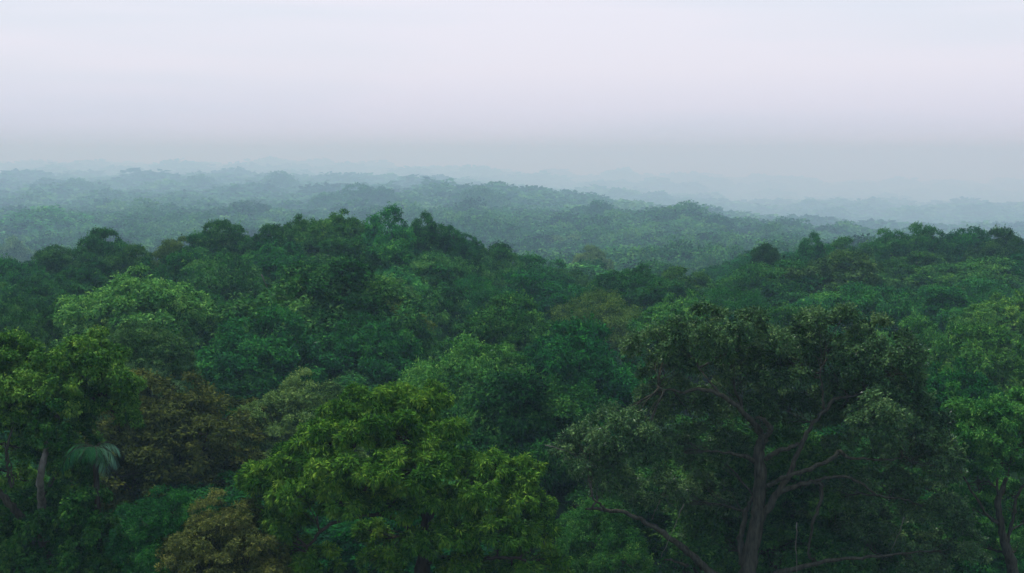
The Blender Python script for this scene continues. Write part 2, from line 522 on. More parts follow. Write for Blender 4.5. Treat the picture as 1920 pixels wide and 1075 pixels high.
# ------------------------------------------------------------------ single trees read off the photograph
# px, py of the top, width in px, distance, kind, colour, value, label
TREES = [
 # behind and between the big foreground trees
 (350, 700, 330, 62, 'nearfeathery', 'rust', .5, 'brownish olive thinly leaved tree behind the palm and left of the lime green tree'),
 (265, 695, 160, 68, 'nearbroad', 'pale', .55, 'pale green tree top behind the left shoulder of the brownish olive tree'),
 (560, 712, 210, 64, 'nearfeathery', 'pale', .75, 'pale olive tree between the brownish olive tree and the lime green tree'),
 (320, 920, 190, 43, 'nearbroad', 'green', .8, 'small blue green tree with layered foliage at the foot of the brownish tree'),
 (425, 945, 210, 41, 'nearfeathery', 'golden', .7, 'orange brown leafy tree at the bottom left edge of the lime green tree'),
 (1120, 950, 230, 52, 'nearbroad', 'green', .8, 'mid green bush between the lime green tree and the low limb of the spreading tree'),
 # second row
 (275, 608, 150, 72, 'billow', 'olive', .75, 'small greyish green round tree directly below the yellow green tree on the left slope'),
 (255, 510, 235, 95, 'umbrella', 'yellow', 1.1, 'yellow green billowing tree standing out brightest on the left slope'),
 (600, 488, 300, 100, 'broad', 'green', .8, 'very large dark green dome shaped tree in the centre left of the forest'),
 (465, 588, 230, 88, 'broad', 'green', .95, 'green tree leaning on the lower left flank of the very large dark dome'),
 (735, 528, 110, 118, 'billow', 'olive', 1.0, 'small yellowish crown peeping out right of the very large dark dome, upper of two'),
 (755, 565, 90, 108, 'billow', 'yellow', .75, 'small yellowish crown right of the very large dark dome, lower of two'),
 (770, 610, 120, 98, 'broad', 'green', .8, 'dark little tree below the two small yellowish crowns'),
 (870, 640, 210, 78, 'umbrella', 'mid', .9, 'light green dome in the middle of the forest above the lime green tree'),
 (955, 560, 210, 102, 'broad', 'green', 1.0, 'broad green tree in the very centre of the forest'),
 (1085, 610, 240, 82, 'broad', 'green', .85, 'dark green tree just left of the dark spreading tree top'),
 (980, 700, 290, 68, 'broad', 'dark', 1.15, 'wide dark green tree behind the right shoulder of the lime green tree'),
 (810, 542, 150, 118, 'broad', 'green', .95, 'round green tree just right of the small yellowish crowns'),
 (890, 520, 140, 126, 'feathery', 'green', 1.0, 'fine leaved green tree above the broad tree in the centre'),
 (1005, 508, 160, 132, 'layered', 'bluish', .85, 'blue green umbrella shaped tree at the foot of the main ridge'),
 (1120, 548, 190, 118, 'feathery', 'olive', 1.1, 'olive pale tree with a bare pale stem, right of the forest centre'),
 (1190, 500, 140, 142, 'umbrella', 'dark', 1.1, 'dark round topped tree standing alone above the olive pale tree'),
 (1290, 555, 170, 112, 'broad', 'green', 1.1, 'bright mid green tree behind the left dome of the dark spreading tree'),
 (1370, 540, 160, 120, 'feathery', 'green', .9, 'green tree behind the middle of the dark spreading tree'),
 (1438, 460, 62, 168, 'layered', 'dark', .9, 'small flat topped dark tree rising above its neighbours right of centre'),
 (1420, 490, 190, 145, 'layered', 'green', .75, 'dark tree with hanging tiered foliage below the small flat topped tree'),
 (1300, 505, 130, 160, 'broad', 'mid', .8, 'green tree between the lone round topped tree and the dark tiered tree'),
 (1565, 472, 190, 150, 'broad', 'olive', .75, 'brownish green large tree right of the dark tiered tree'),
 (1527, 440, 75, 185, 'spiky', 'green', .9, 'slim pointed green tree standing up where the misty slope ends'),
 (1610, 450, 110, 190, 'broad', 'green', .9, 'green tree between the slim pointed tree and the right hand ridge top'),
 (1660, 432, 85, 192, 'billow', 'green', .9, 'leftmost of the two tall trees crowning the right hand ridge'),
 (1722, 422, 100, 192, 'billow', 'green', .9, 'highest tree on the right hand ridge with a clumpy top'),
 (1805, 429, 110, 195, 'billow', 'dark', 1.1, 'dark rounded tree on the right ridge top, right of the highest one'),
 (1880, 430, 100, 188, 'broad', 'green', .85, 'tree on the right ridge top closest to the right edge of the view'),
 (1700, 478, 160, 168, 'broad', 'green', .9, 'tree just below the highest tree of the right hand ridge'),
 (1820, 488, 190, 160, 'layered', 'green', 1.0, 'broad tree with slanting tiers below the dark rounded tree of the right ridge'),
 (1930, 480, 150, 165, 'broad', 'dark', 1.2, 'dark tree at the right edge of the view below the right ridge top'),
 (1630, 535, 190, 125, 'layered', 'green', 1.1, 'flat tiered green tree behind the right dome of the dark spreading tree'),
 (1755, 540, 180, 128, 'broad', 'green', 1.05, 'middle tree of the right slope, between the tiered tree and the right edge'),
 (1900, 555, 170, 118, 'broad', 'mid', .9, 'lighter green tree at the right edge, halfway down the right slope'),
 (1730, 600, 150, 96, 'broad', 'mid', .9, 'green tree right beside the upper right of the dark spreading tree'),
 (1850, 618, 230, 86, 'broad', 'mid', .85, 'large bright green tree on the right slope above the light green edge tree'),
 (1790, 690, 190, 70, 'broad', 'dark', 1.2, 'dark green tree directly behind the light green edge tree on the right'),
 # main ridge, the skyline
 (20, 488, 150, 142, 'broad', 'green', .95, 'leftmost tree on the skyline of the main ridge'),
 (92, 463, 85, 152, 'billow', 'green', .8, 'small dark ball shaped tree on the left skyline'),
 (182, 434, 115, 156, 'broad', 'green', .9, 'tall dark tree forming the first hump of the skyline from the left'),
 (240, 462, 95, 150, 'broad', 'green', .95, 'tree on the right shoulder of the first skyline hump'),
 (318, 447, 85, 158, 'layered', 'olive', .95, 'small olive tinted tree on the skyline left of the main ridge'),
 (375, 440, 100, 156, 'broad', 'green', .9, 'tree where the skyline starts to climb to the main ridge'),
 (430, 416, 120, 158, 'broad', 'green', .95, 'tree with a spreading top on the left part of the main ridge skyline'),
 (505, 424, 110, 156, 'broad', 'green', .9, 'low rounded tree in the dip of the main ridge skyline'),
 (565, 408, 110, 160, 'broad', 'green', .9, 'tree left of the highest trees on the main ridge skyline'),
 (632, 400, 120, 157, 'broad', 'green', 1.0, 'broad green tree among the highest of the main ridge'),
 (718, 391, 130, 156, 'spiky', 'green', 1.05, 'highest tree of the main ridge with a ragged top'),
 (800, 402, 80, 160, 'spiky', 'green', .9, 'upright ragged tree right of the highest one on the main ridge'),
 (848, 425, 62, 162, 'spiky', 'green', .9, 'narrow tree sticking up on the falling right side of the main ridge'),
 (880, 441, 50, 164, 'spiky', 'green', .9, 'slenderest tree on the falling right side of the main ridge'),
 (925, 462, 120, 164, 'broad', 'green', .9, 'rounded tree low on the right side of the main ridge skyline'),
 (1000, 482, 130, 168, 'broad', 'green', 1.0, 'rounded light tipped tree near the right end of the main ridge'),
 (1065, 507, 110, 172, 'layered', 'green', 1.0, 'last tree of the main ridge where it meets the misty valley'),
 # face of the main ridge
 (60, 518, 165, 126, 'broad', 'green', .85, 'tree below the leftmost skyline tree'),
 (150, 500, 150, 132, 'broad', 'dark', 1.25, 'dark tree between the first skyline hump and the yellow green tree'),
 (20, 560, 160, 108, 'broad', 'green', .85, 'tree at the left edge above the vine covered tree'),
 (110, 570, 170, 100, 'broad', 'green', .75, 'dark tree left of the yellow green tree'),
 (335, 478, 160, 132, 'broad', 'dark', 1.25, 'dark tree right behind the yellow green tree'),
 (425, 480, 170, 126, 'layered', 'green', .95, 'light tipped tree between the yellow green tree and the very large dark dome'),
 (400, 550, 140, 112, 'broad', 'dark', 1.2, 'dark tree in the gap right of the yellow green tree'),
 (530, 455, 150, 138, 'broad', 'green', .85, 'tree on the ridge face just behind the very large dome'),
 (640, 450, 170, 134, 'broad', 'green', .95, 'tree on the ridge face below the broad high tree'),
 (735, 455, 170, 134, 'spiky', 'green', 1.0, 'ragged tree on the ridge face below the highest tree'),
 (810, 475, 150, 136, 'layered', 'mid', .85, 'light edged layered tree on the right part of the ridge face'),
 (885, 492, 120, 142, 'broad', 'dark', 1.3, 'dark tree on the right part of the ridge face beside the layered tree'),
 # hazy crowns beyond the ridge
 (672, 346, 76, 1500, 'far', 'green', .9, 'left half of the tall double topped hazy clump behind the main ridge'),
 (714, 351, 56, 1480, 'far', 'green', .9, 'right half of the tall double topped hazy clump behind the main ridge'),
 (612, 362, 66, 1450, 'far', 'green', .9, 'lower hazy crown at the left side of the tall double topped clump'),
 (772, 368, 56, 1500, 'far', 'dark', 1.0, 'small hazy round crown alone right of the tall double topped clump'),
 (455, 376, 84, 1150, 'far', 'dark', 1.0, 'darker hazy broad crown sticking out of the left valley above the ridge'),
 (525, 322, 62, 2600, 'far', 'green', 1.0, 'very faint crown high in the mist on the left half'),
 (368, 327, 56, 2700, 'far', 'green', 1.0, 'very faint wide crown in the mist, left of the other faint crown'),
 (85, 388, 120, 900, 'far', 'mid', 1.0, 'large hazy crown in the left valley near the left edge'),
 (150, 335, 60, 2300, 'far', 'green', 1.0, 'faint hazy crown in the mist above the left valley'),
 (22, 446, 60, 560, 'far', 'pale', 1.0, 'pale light leaved hazy tree low in the left valley at the left edge'),
 (905, 350, 70, 1400, 'far', 'green', 1.0, 'hazy crown on the top of the misty slope behind the main ridge'),
 (1120, 375, 50, 1100, 'far', 'dark', 1.1, 'hazy crown standing up halfway along the misty slope'),
 (1260, 388, 60, 950, 'far', 'green', 1.0, 'hazy crown on the crest of the misty slope right of centre'),
 (1110, 462, 60, 330, 'broad', 'pale', .9, 'pale yellowish tree at the foot of the misty slope right of the main ridge'),
 (1345, 405, 50, 900, 'far', 'dark', 1.0, 'hazy crown on the falling part of the misty slope crest'),
 (1440, 418, 56, 820, 'far', 'green', 1.0, 'hazy crown near the low right end of the misty slope'),
 (1800, 930, 260, 58, 'nearbroad', 'green', .6, 'dark shrubby tree low beneath the forked light green tree at the right edge'),
 (1945, 960, 200, 60, 'nearbroad', 'dark', .8, 'dark shrubby tree cut by the bottom right corner of the view'),
 (1480, 578, 180, 104, 'broad', 'green', .9, 'green tree filling the dip between the two top domes of the dark spreading tree'),
 (700, 600, 200, 92, 'broad', 'green', .8, 'dark green tree filling the right flank of the very large dome'),
]

hand_xy = []
for px, py, w, d, kind, col, v, label in TREES:
    p = at(px, py, d)
    width = w / F * d * 1.12
    # a crown's silhouette peaks in front of its centre line: keep the top where the photo has it
    plant_tree('forest_tree', p[0], p[1], p[2] + .15, width, kind, col, label, v=v * rng.uniform(.85, 1.15), warm=rng.uniform(-.25, .35))
    hand_xy.append((p[0], p[1], width))
hand = np.array(hand_xy)

# ------------------------------------------------------------------ visibility of the canopy in each viewing column
colx = np.linspace(-150, 2070, 75)
dd = np.geomspace(40, 11000, 195)
GX, GD = np.meshgrid((colx - W0 / 2) / F, dd, indexing='ij')
cz = canopy((GX * GD).ravel(), GD.ravel())
cpy = (HORIZON - F * cz / GD.ravel()).reshape(GX.shape)          # approximate row of the treetops
runmin = np.minimum.accumulate(cpy, axis=1)

def seen(x, y, top, margin):
    px = W0 / 2 + F * x / y
    i = int(np.clip(np.round((px + 150) / (2220 / 74)), 0, 74))
    j = int(np.searchsorted(dd, y * .96)) - 1
    py = HORIZON - F * (top - CZ) / y
    return j < 0 or py < runmin[i, j] + margin

cands = []
d = 53.0
while d < 10500:
    s = 9.2 if d < 200 else max(10.5, d * 0.024)
    half = 0.44 * d + s
    k = int(2 * half / s)
    for i in range(k + 1):
        x = -half + i * s + rng.normal(0, s * .22)
        y = d + rng.normal(0, s * .22)
        cands.append((x, y, s))
    d += s * .9
cands = np.array(cands)
ctop = canopy(cands[:, 0], cands[:, 1]) + CZ
far_list = []
for (x, y, s), t in zip(cands, ctop):
    if y < 200:
        dist = np.hypot(hand[:, 0] - x, hand[:, 1] - y)
        if (dist < hand[:, 2] * .36).any(): continue
        top = t - (rng.uniform(2.2, 4.6) if y > 66 else (rng.uniform(.5, 2.0) if x > 2 else rng.uniform(3.5, 4.5)))
        w = rng.uniform(8.5, 12)
    else:
        top = t + (rng.normal(0, 1.0) - 2.6 if y < 450 else rng.normal(0, .08) * s + (rng.random() < .09) * rng.uniform(.15, .3) * s)
        w = s * rng.uniform(1.0, 1.65)
    px = W0 / 2 + F * x / y
    if px < -120 or px > 2040: continue
    if not seen(x, y, top, 450 if y < 66 else (70 if y < 100 else (30 if y < 200 else 14))): continue
    far_list.append((w / y, x, y, top, w))
far_list.sort(key=lambda q: -q[0])
BUDGET = 285 - len(TREES)
near_sel, rest = far_list[:BUDGET], far_list[BUDGET:]
print('individual filler', len(near_sel), 'rest', len(rest), 'min px', near_sel[-1][0] * F, 'maxd', max(q[2] for q in near_sel))
for _, x, y, top, w in near_sel:
    px = W0 / 2 + F * x / y
    if y < 110:
        lab, grp = 'half hidden dark green tree low between the larger crowns of the near slope', 'half hidden trees of the near slope'
    elif y < 205:
        lab, grp = ('half hidden green tree between the larger crowns of the main ridge left of centre', 'half hidden trees of the main ridge') if px < 1080 else \
                   ('half hidden green tree between the larger crowns of the right hand slope', 'half hidden trees of the right hand slope')
    elif px < 760:
        lab, grp = 'pale hazy tree of the misty valley seen beyond the left part of the ridge', 'hazy trees of the left valley'
    elif px < 1520:
        lab, grp = 'pale hazy tree on the misty slope behind the centre of the view', 'hazy trees of the middle slope'
    else:
        lab, grp = 'pale hazy tree behind the right hand ridge', 'hazy trees behind the right hand ridge'
    kind = str(rng.choice(['broad', 'broad', 'billow', 'feathery', 'layered'])) if y < 230 else 'far'
    if y < 72: kind = 'nearbroad'
    if y < 110: col = str(rng.choice(['dark', 'green', 'leather']))
    col = str(rng.choice(['dark', 'green', 'green', 'mid', 'bluish', 'olive'], p=[.2, .3, .2, .14, .1, .06]))
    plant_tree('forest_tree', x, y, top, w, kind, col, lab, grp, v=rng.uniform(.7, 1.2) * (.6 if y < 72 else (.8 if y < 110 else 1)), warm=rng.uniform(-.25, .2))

# the far wood: one mass
def far_wood(lst):
    rg = np.random.default_rng(99)
    base = []
    for n_, L in ((1500, .85), (600, 1.35), (260, 2.1)):
        vs = []
        for s in range(5):
            lobes = random_lobes(rg, 10, 14, n=8, crown=.6, size=.26)
            V, t, C, LI = foliage(lobes, rg, clumps=9, twigs=max(3, int(n_ / 10 / 9 / 3)), leaves=3, L=L, Wd=.75, clump_r=.42, spread=.5, inner=.1, jit=.3)
            lo, hi = np.percentile(V[:, 0, :], 1, axis=0), np.percentile(V[:, 0, :], 99, axis=0)
            w = ((hi[0] - lo[0]) + (hi[1] - lo[1])) / 2
            V[..., :2] *= 10 / w; V[..., 2] *= 14 / hi[2]
            vs.append((V, t))
        base.append(vs)
    out_v, out_t = [], []
    for _, x, y, top, w in lst:
        lod = 0 if y < 1150 else (1 if y < 2000 else 2)
        V, t = base[lod][int(rg.integers(5))]
        a = rg.uniform(0, 6.28)
        g = float(ground(x, y)[0]); H = max(top - g, 6)
        ca, sa = math.cos(a) * w / 10, math.sin(a) * w / 10
        Q = np.empty_like(V)
        Q[..., 0] = V[..., 0] * ca - V[..., 1] * sa + x
        Q[..., 1] = V[..., 0] * sa + V[..., 1] * ca + y
        Q[..., 2] = V[..., 2] * H / 14 + g
        out_v.append(Q.astype(np.float32))
        out_t.append(np.clip(t + rg.normal(0, .22), 0, 1))
    me = quads_mesh('distant_forest', np.concatenate(out_v), np.concatenate(out_t))
    print('far wood faces', len(me.polygons))
    o = link('distant_forest', me, M_LEAF)
    o.color = color_of(GREENS['green'], .9)
    tag(o, 'distant hazy forest covering the valley and hills until it fades into mist', 'forest', kind='stuff')
far_wood(rest)

# ------------------------------------------------------------------ big foreground trees
def px_lobes(lst, d0):
    """(px, py, r_px, depth offset[, flat]) -> lobes in world space"""
    out_ = []
    for q in lst:
        px, py, r, dz = q[:4]
        fl = q[4] if len(q) > 4 else .8
        p = at(px, py, d0 + dz)
        rr = r / F * d0
        out_.append([*p, rr, rr, rr * fl])
    return np.array(out_)

def px_limb(pts, d0, sides=None):
    """(px, py, r_px, depth offset)"""
    P = np.array([[*at(a, b, d0 + e), r / F * d0] for a, b, r, e in pts])
    return P

rgh = np.random.default_rng(2024)

def limb_obj(pts, d0, parent, mat, name='limb', wob=.025, sides=9, label=None):
    P = px_limb(pts, d0)
    if name == 'limb': P[:, 3] *= .64
    S = spline(P, 6)
    S[1:-1, :3] += rgh.normal(0, wob, (len(S) - 2, 3))
    R = np.maximum(S[:, 3], .012) * rgh.uniform(.88, 1.14, len(S))
    me = tubes_mesh(name, [(S[:, :3] - np.array(parent.location), R)], sides)
    o = link(name, me, mat, parent)
    if label: o['label'] = label
    return S

def hero(name, base_px, d0, label, lobes, leafkw, col, v, mat=M_LEAF, cat='tree', crown_name='crown'):
    bx = at(base_px, 1000, d0)[0]
    g = float(ground(bx, d0)[0])
    root = link(name, None)
    root.location = (bx, d0, g)
    tag(root, label, cat)
    L = px_lobes(lobes, d0)
    V, t, C, LI = foliage(L, rgh, **leafkw)
    V = V - np.array([bx, d0, g])
    cr = link(crown_name, quads_mesh(crown_name, V, t), mat, root)
    cr.color = color_of(GREENS[col], v)
    return root, L, C, LI

def twigs_obj(root, L, C, LI, starts, mat, r=.035, name='branches'):
    """thin branches from the nearest limb point to the clumps"""
    off = np.array(root.location)
    paths = []
    S = np.concatenate([s[:, :3] for s in starts])
    for i, lb in enumerate(L):
        j = np.argmin(np.linalg.norm(S - lb[:3], axis=1))
        s = S[j]
        m = (s + lb[:3]) / 2 + rgh.normal(0, .12, 3)
        lp = spline([s, m, lb[:3]], 4, .03, rgh)
        paths.append((lp - off, np.linspace(r * 1.6, r * .7, len(lp))))
        for c in C[LI == i]:
            k = rgh.integers(1, len(lp))
            mm = (lp[k] + c) / 2 + rgh.normal(0, .1, 3)
            bp = spline([lp[k], mm, c], 3, .02, rgh)
            paths.append((bp - off, np.linspace(r * .6, r * .18, len(bp))))
    return link(name, tubes_mesh(name, paths, 5), mat, root)

# --- the dark spreading tree on the right
D = 48.0
oak_lobes = [
 (1245, 668, 62, 1.5), (1310, 640, 66, 0.5), (1405, 632, 66, 1.5), (1370, 685, 56, 3.0), (1465, 670, 60, 2.0),
 (1560, 632, 66, 1.5), (1640, 655, 62, 0.5), (1540, 690, 62, 2.8), (1672, 700, 62, 0), (1620, 730, 66, 1.5),
 (1230, 740, 55, 1.8), (1290, 765, 50, 2.8), (1400, 760, 60, 3.2), (1480, 770, 60, 3.6), (1560, 770, 60, 3.0),
 (1690, 800, 66, 0), (1650, 780, 55, -1.2), (1600, 830, 56, 2.4), (1730, 870, 60, .8), (1745, 960, 60, 1.6),
 (1150, 810, 60, 0), (1090, 850, 58, 0.6), (1200, 840, 55, -.6), (1250, 850, 55, 1.6), (1130, 900, 52, .8),
 (1330, 850, 56, 3.2), (1340, 930, 56, 3.6), (1240, 930, 52, 2.8), (1450, 900, 52, 4.0), (1560, 930, 60, 3.2), (1650, 930, 60, 1.5),
 (1620, 1010, 60, 2.4), (1700, 1050, 60, 1.6), (1520, 1040, 55, 4.0), (1330, 1010, 50, 4.4), (1560, 1080, 55, 2.6), (1480, 700, 46, 1.5), (1790, 1040, 55, 1.8),
]
oak, L, C, LI = hero('spreading_tree', 1405, D, 'large dark tree on the right with bare mossy limbs spreading under a domed crown', oak_lobes,
    dict(clumps=13, clump_r=.42, flat=.8, twigs=60, leaves=10, L=.14, Wd=.46, droop=.15, spread=.12, jit=.8, below=-.5), 'leather', .95, M_GLOSSLEAF)
oz = (oak.location.z, )
starts = []
def zpx(px, d0):    # row of the ground under a tree
    return to_px(at(px, 1000, d0)[0], d0, oak.location.z)[1]
gb = zpx(1405, D)
starts.append(limb_obj([(1385, gb + 20, 22, 0), (1398, 1120, 18, 0), (1408, 1040, 14, 0), (1420, 970, 12, 0), (1426, 900, 12, 0), (1422, 850, 10, 0), (1430, 822, 8.5, .1)], D, oak, M_OAKBARK, 'trunk', .02, 14))
LIMBS = [
 [(1392, 1060, 13, .3), (1388, 1010, 10, .5), (1400, 960, 7, .7), (1412, 930, 4, .6)],
 [(1430, 822, 10, .1), (1418, 800, 9, -.2), (1385, 765, 7.5, -.5), (1350, 740, 6.5, -.6), (1315, 730, 5.5, -.5), (1275, 735, 4, -.3), (1235, 728, 2.5, 0)],
 [(1428, 832, 9, 0), (1440, 815, 7.5, -.4), (1446, 805, 7, -.6), (1432, 788, 6, -.8), (1418, 782, 3, -.9)],
 [(1415, 865, 9, 0), (1400, 858, 7, -.3), (1375, 852, 5, -.6), (1345, 846, 2.5, -.9)],
 [(1434, 862, 8, 0), (1460, 845, 7, -.4), (1485, 838, 6, -.5), (1498, 833, 4.5, -.5)],
 [(1425, 975, 14, 0), (1455, 930, 10, -.3), (1480, 890, 8, -.3), (1500, 840, 7, -.2), (1520, 800, 6.5, 0), (1545, 770, 6, 0), (1570, 748, 5, .2), (1610, 740, 3.5, .3), (1640, 700, 2, .3)],
 [(1440, 910, 7, -.3), (1475, 895, 6.5, -.8), (1520, 880, 6.5, -1.1), (1560, 860, 6, -1.2), (1575, 848, 6, -1.2), (1600, 860, 4, -1.2), (1660, 862, 3, -1.0), (1700, 858, 2, -.8)],
 [(1460, 925, 8, -.3), (1500, 908, 7, -.6), (1535, 905, 6, -.8), (1540, 925, 5.5, -.9), (1527, 970, 4.5, -.9), (1519, 1010, 4, -.8), (1517, 1045, 2.5, -.8)],
 [(1530, 902, 5, -.8), (1580, 893, 4, -1.0), (1612, 905, 4, -1.0), (1650, 930, 3.5, -.9), (1690, 935, 2, -.8)],
 [(1385, 1110, 14, -.2), (1330, 1070, 12, -.8), (1290, 1035, 10, -1.2), (1250, 1005, 8.5, -1.4), (1220, 985, 7.5, -1.4), (1180, 965, 6, -1.3), (1130, 955, 5, -1.2), (1098, 955, 3, -1.0)],
 [(1135, 957, 5, -1.2), (1125, 945, 3.5, -1.3), (1105, 932, 2, -1.4)],
 [(1400, 1110, 10, -.2), (1450, 1080, 8, -.7), (1510, 1062, 7, -1.0), (1570, 1050, 5.5, -1.2), (1625, 1045, 4.5, -1.2), (1690, 1038, 3, -1.1)],
 [(1290, 1060, 5, -.9), (1262, 1052, 3, -1.3), (1245, 1050, 2, -1.5)],
 [(1545, 770, 4.5, 0), (1543, 740, 3.5, .1), (1538, 700, 2, .2)],
 [(1350, 740, 4, -.6), (1330, 715, 3, -.5), (1310, 690, 2, -.2)],
]
for lm in LIMBS:
    starts.append(limb_obj(lm, D, oak, M_OAKBARK))
twigs_obj(oak, L, C, LI, starts, M_OAKBARK, .03)

# --- the lime green tree in front
D = 42.0
lime_lobes = [
 (640, 790, 52, 1.0), (700, 765, 50, 1.8), (780, 770, 50, 2.0), (600, 825, 52, .3), (680, 830, 58, -.3), (760, 820, 60, .2), (840, 815, 40, 1.2),
 (550, 860, 52, .4), (500, 900, 46, .8), (620, 890, 58, -1.0), (700, 890, 56, -1.6), (780, 880, 60, -.8), (830, 870, 40, .4),
 (560, 930, 50, -.8), (510, 960, 46, .3), (480, 890, 30, 1.2), (640, 945, 45, -1.4), (730, 950, 50, -.6), (800, 940, 50, -.6),
 (540, 1000, 50, -.2), (590, 1060, 52, -.6), (510, 1050, 44, .4), (860, 940, 40, -.2), (880, 880, 38, 1.0), (930, 880, 42, .6), (980, 890, 32, .8),
 (900, 930, 46, -.4), (970, 940, 44, .2), (850, 1000, 46, -.9), (930, 1000, 52, -.8), (1000, 1000, 46, .2), (780, 1030, 50, -1.0), (710, 1060, 50, -.4),
 (870, 1070, 50, -.6), (960, 1070, 52, -.4), (1030, 1060, 36, .4), (700, 1000, 36, 1.5), (1010, 950, 26, .8), (745, 745, 30, 2.2), (810, 752, 30, 2.4), (670, 752, 28, 1.8),
]
lime_lobes = [(a, b, q * (.84 if q > 34 else 1), e) for a, b, q, e in lime_lobes]
lime, L, C, LI = hero('broadleaf_tree', 760, D, 'lime green tree with long drooping leaves in the foreground left of centre', lime_lobes,
    dict(clumps=16, clump_r=.34, flat=.85, twigs=30, leaves=9, L=.18, Wd=.26, droop=.75, spread=.09, jit=.45, below=-.45), 'lime', .78)
starts = [limb_obj([(760, to_px(0, D, lime.location.z)[1] + 20, 22, .8), (770, 1180, 19, .6), (790, 1080, 15, .4), (800, 1000, 11, .4), (790, 920, 8, .6), (770, 840, 5, .8)], D, lime, M_BARK, 'trunk', .02, 12)]
for lm in [
 [(785, 1010, 8, .4), (740, 972, 6, -.2), (690, 966, 5.5, -.8), (640, 975, 5, -1.1), (610, 990, 5, -1.2), (585, 1015, 4.5, -1.2), (572, 1035, 3, -1.2)],
 [(790, 1060, 9, .4), (850, 1045, 7, 0), (900, 1050, 6, -.6), (945, 1045, 5, -1.0), (985, 1050, 3, -1.2)],
 [(795, 980, 7, .4), (850, 930, 5, .4), (920, 900, 3, .5)],
 [(795, 950, 6, .5), (720, 900, 5, 0), (650, 860, 4, -.2), (600, 850, 3, .2)],
 [(690, 966, 4, -.8), (640, 945, 3, -1.0), (660, 940, 2, -1.0)]]:
    starts.append(limb_obj(lm, D, lime, M_BARK))
twigs_obj(lime, L, C, LI, starts, M_BARK, .026)

# --- the vine covered tree on the left
D = 47.0
vine_lobes = [
 (-40, 690, 60, 1), (30, 675, 50, 1.0), (75, 690, 40, .5), (0, 720, 50, -.4), (60, 730, 48, -.6), (110, 715, 36, -.2),
 (150, 675, 44, .6), (200, 672, 46, .9), (175, 705, 50, -.3), (225, 715, 32, .4), (110, 760, 40, -.6), (40, 780, 40, -.4), (-10, 780, 46, 0),
 (215, 760, 34, .6), (240, 790, 20, .8), (190, 745, 36, .4), (90, 800, 36, -.6), (225, 735, 34, .8), (110, 830, 30, -.4), (60, 850, 30, .9), (120, 870, 30, .6), (-20, 850, 30, 1.6), (40, 900, 30, 1.4),
]
vt, L, C, LI = hero('vine_covered_tree', 60, D, 'tall tree smothered in climbing vines at the left edge with two domed tops', vine_lobes,
    dict(clumps=12, clump_r=.46, flat=.85, twigs=44, leaves=9, L=.12, Wd=.55, droop=.6, spread=.1, jit=.5, below=-.6), 'vine', .8)
zb = to_px(0, D, vt.location.z)[1]
starts = [limb_obj([(95, zb + 10, 16, .2), (85, 1050, 14, .1), (78, 950, 8, -.9), (76, 900, 6.5, -1.7), (84, 850, 5.5, -1.6), (98, 800, 6, -.6), (130, 740, 5, 0), (170, 690, 3, .4)], D, vt, M_PALEBARK, 'trunk', .02, 12, 'pale grey trunk showing through the vines')]
for lm in [
 [(70, 1060, 13, .3), (55, 1000, 12, -.6), (35, 965, 11, -1.0), (8, 935, 10, -1.2), (-15, 900, 9, -1.1), (-10, 850, 7, -.6), (0, 780, 5, 0), (20, 700, 3, .3)],
 [(22, 915, 4.5, -1.3), (14, 880, 4, -1.3), (12, 845, 3.5, -1.2), (22, 805, 3, -1.0), (25, 785, 2, -.8)],
 [(26, 910, 2.5, -1.3), (20, 870, 2, -1.3), (8, 830, 2, -1.3)]]:
    starts.append(limb_obj(lm, D, vt, M_OAKBARK))
twigs_obj(vt, L, C, LI, starts, M_BARK, .025)
# curtain of vines hanging down from it
curt = px_lobes([(150, 800, 26, .6, 1.4), (165, 850, 26, .9, 1.4), (150, 910, 26, .9, 1.4), (100, 930, 26, -.2), (60, 960, 36, .2), (120, 960, 40, -.4), (90, 1010, 50, -.6), (160, 1010, 40, -.2),
                 (30, 1030, 44, 0), (-20, 1010, 44, .4), (110, 1065, 54, -.8), (180, 1070, 40, -.2), (40, 1090, 50, -.6), (-10, 960, 30, 1.0), (60, 790, 24, .8, 1.4), (95, 800, 26, -1.6, 1.3), (120, 850, 22, -1.4, 1.4), (50, 850, 18, -1.2, 1.4), (80, 985, 26, -1.6), (165, 960, 30, -2.8, 1.2), (190, 1010, 34, -3.0), (160, 1050, 36, -3.0), (205, 1065, 34, -2.8)], D)
V, t, C2, LI2 = foliage(curt, rgh, clumps=12, clump_r=.46, flat=1.1, twigs=44, leaves=9, L=.115, Wd=.6, droop=1.0, spread=.1, jit=.5, below=-.7)
vo = link('vine_curtain', quads_mesh('vine_curtain', V - np.array(vt.location), t), M_LEAF, vt)
vo.color = color_of(GREENS['green'], .8, .3)

# --- light green tree at the right edge
D = 52.0
edge_lobes = [(1810, 790, 40, .6), (1860, 780, 42, 0), (1905, 775, 40, .6), (1950, 790, 50, 1), (1790, 830, 26, .8), (1850, 830, 46, -.6), (1910, 830, 46, -.4), (1880, 870, 40, -.8),
              (1940, 880, 44, 0), (1820, 905, 36, .8), (1790, 950, 36, 1.2), (1850, 960, 34, 1.4), (1900, 930, 34, 1.2), (1830, 1010, 40, 1.8), (1930, 960, 30, 1.2), (1780, 1020, 36, 2), (1900, 1020, 36, 2.4)]
et, L, C, LI = hero('broadleaf_tree', 1895, D, 'light green tree with a forked brown trunk at the right edge of the view', edge_lobes,
    dict(clumps=13, clump_r=.42, flat=.75, twigs=36, leaves=9, L=.15, Wd=.38, droop=.5, spread=.12, jit=.5, below=-.5), 'fresh', .8)
starts = [limb_obj([(1905, to_px(0, D, et.location.z)[1] + 10, 13, 0), (1900, 1080, 11, 0), (1888, 1030, 9, -.2), (1878, 990, 7, -.3), (1872, 940, 6, -.4), (1885, 900, 4, -.2), (1900, 850, 3, 0)], D, et, M_OAKBARK, 'trunk', .02, 11)]
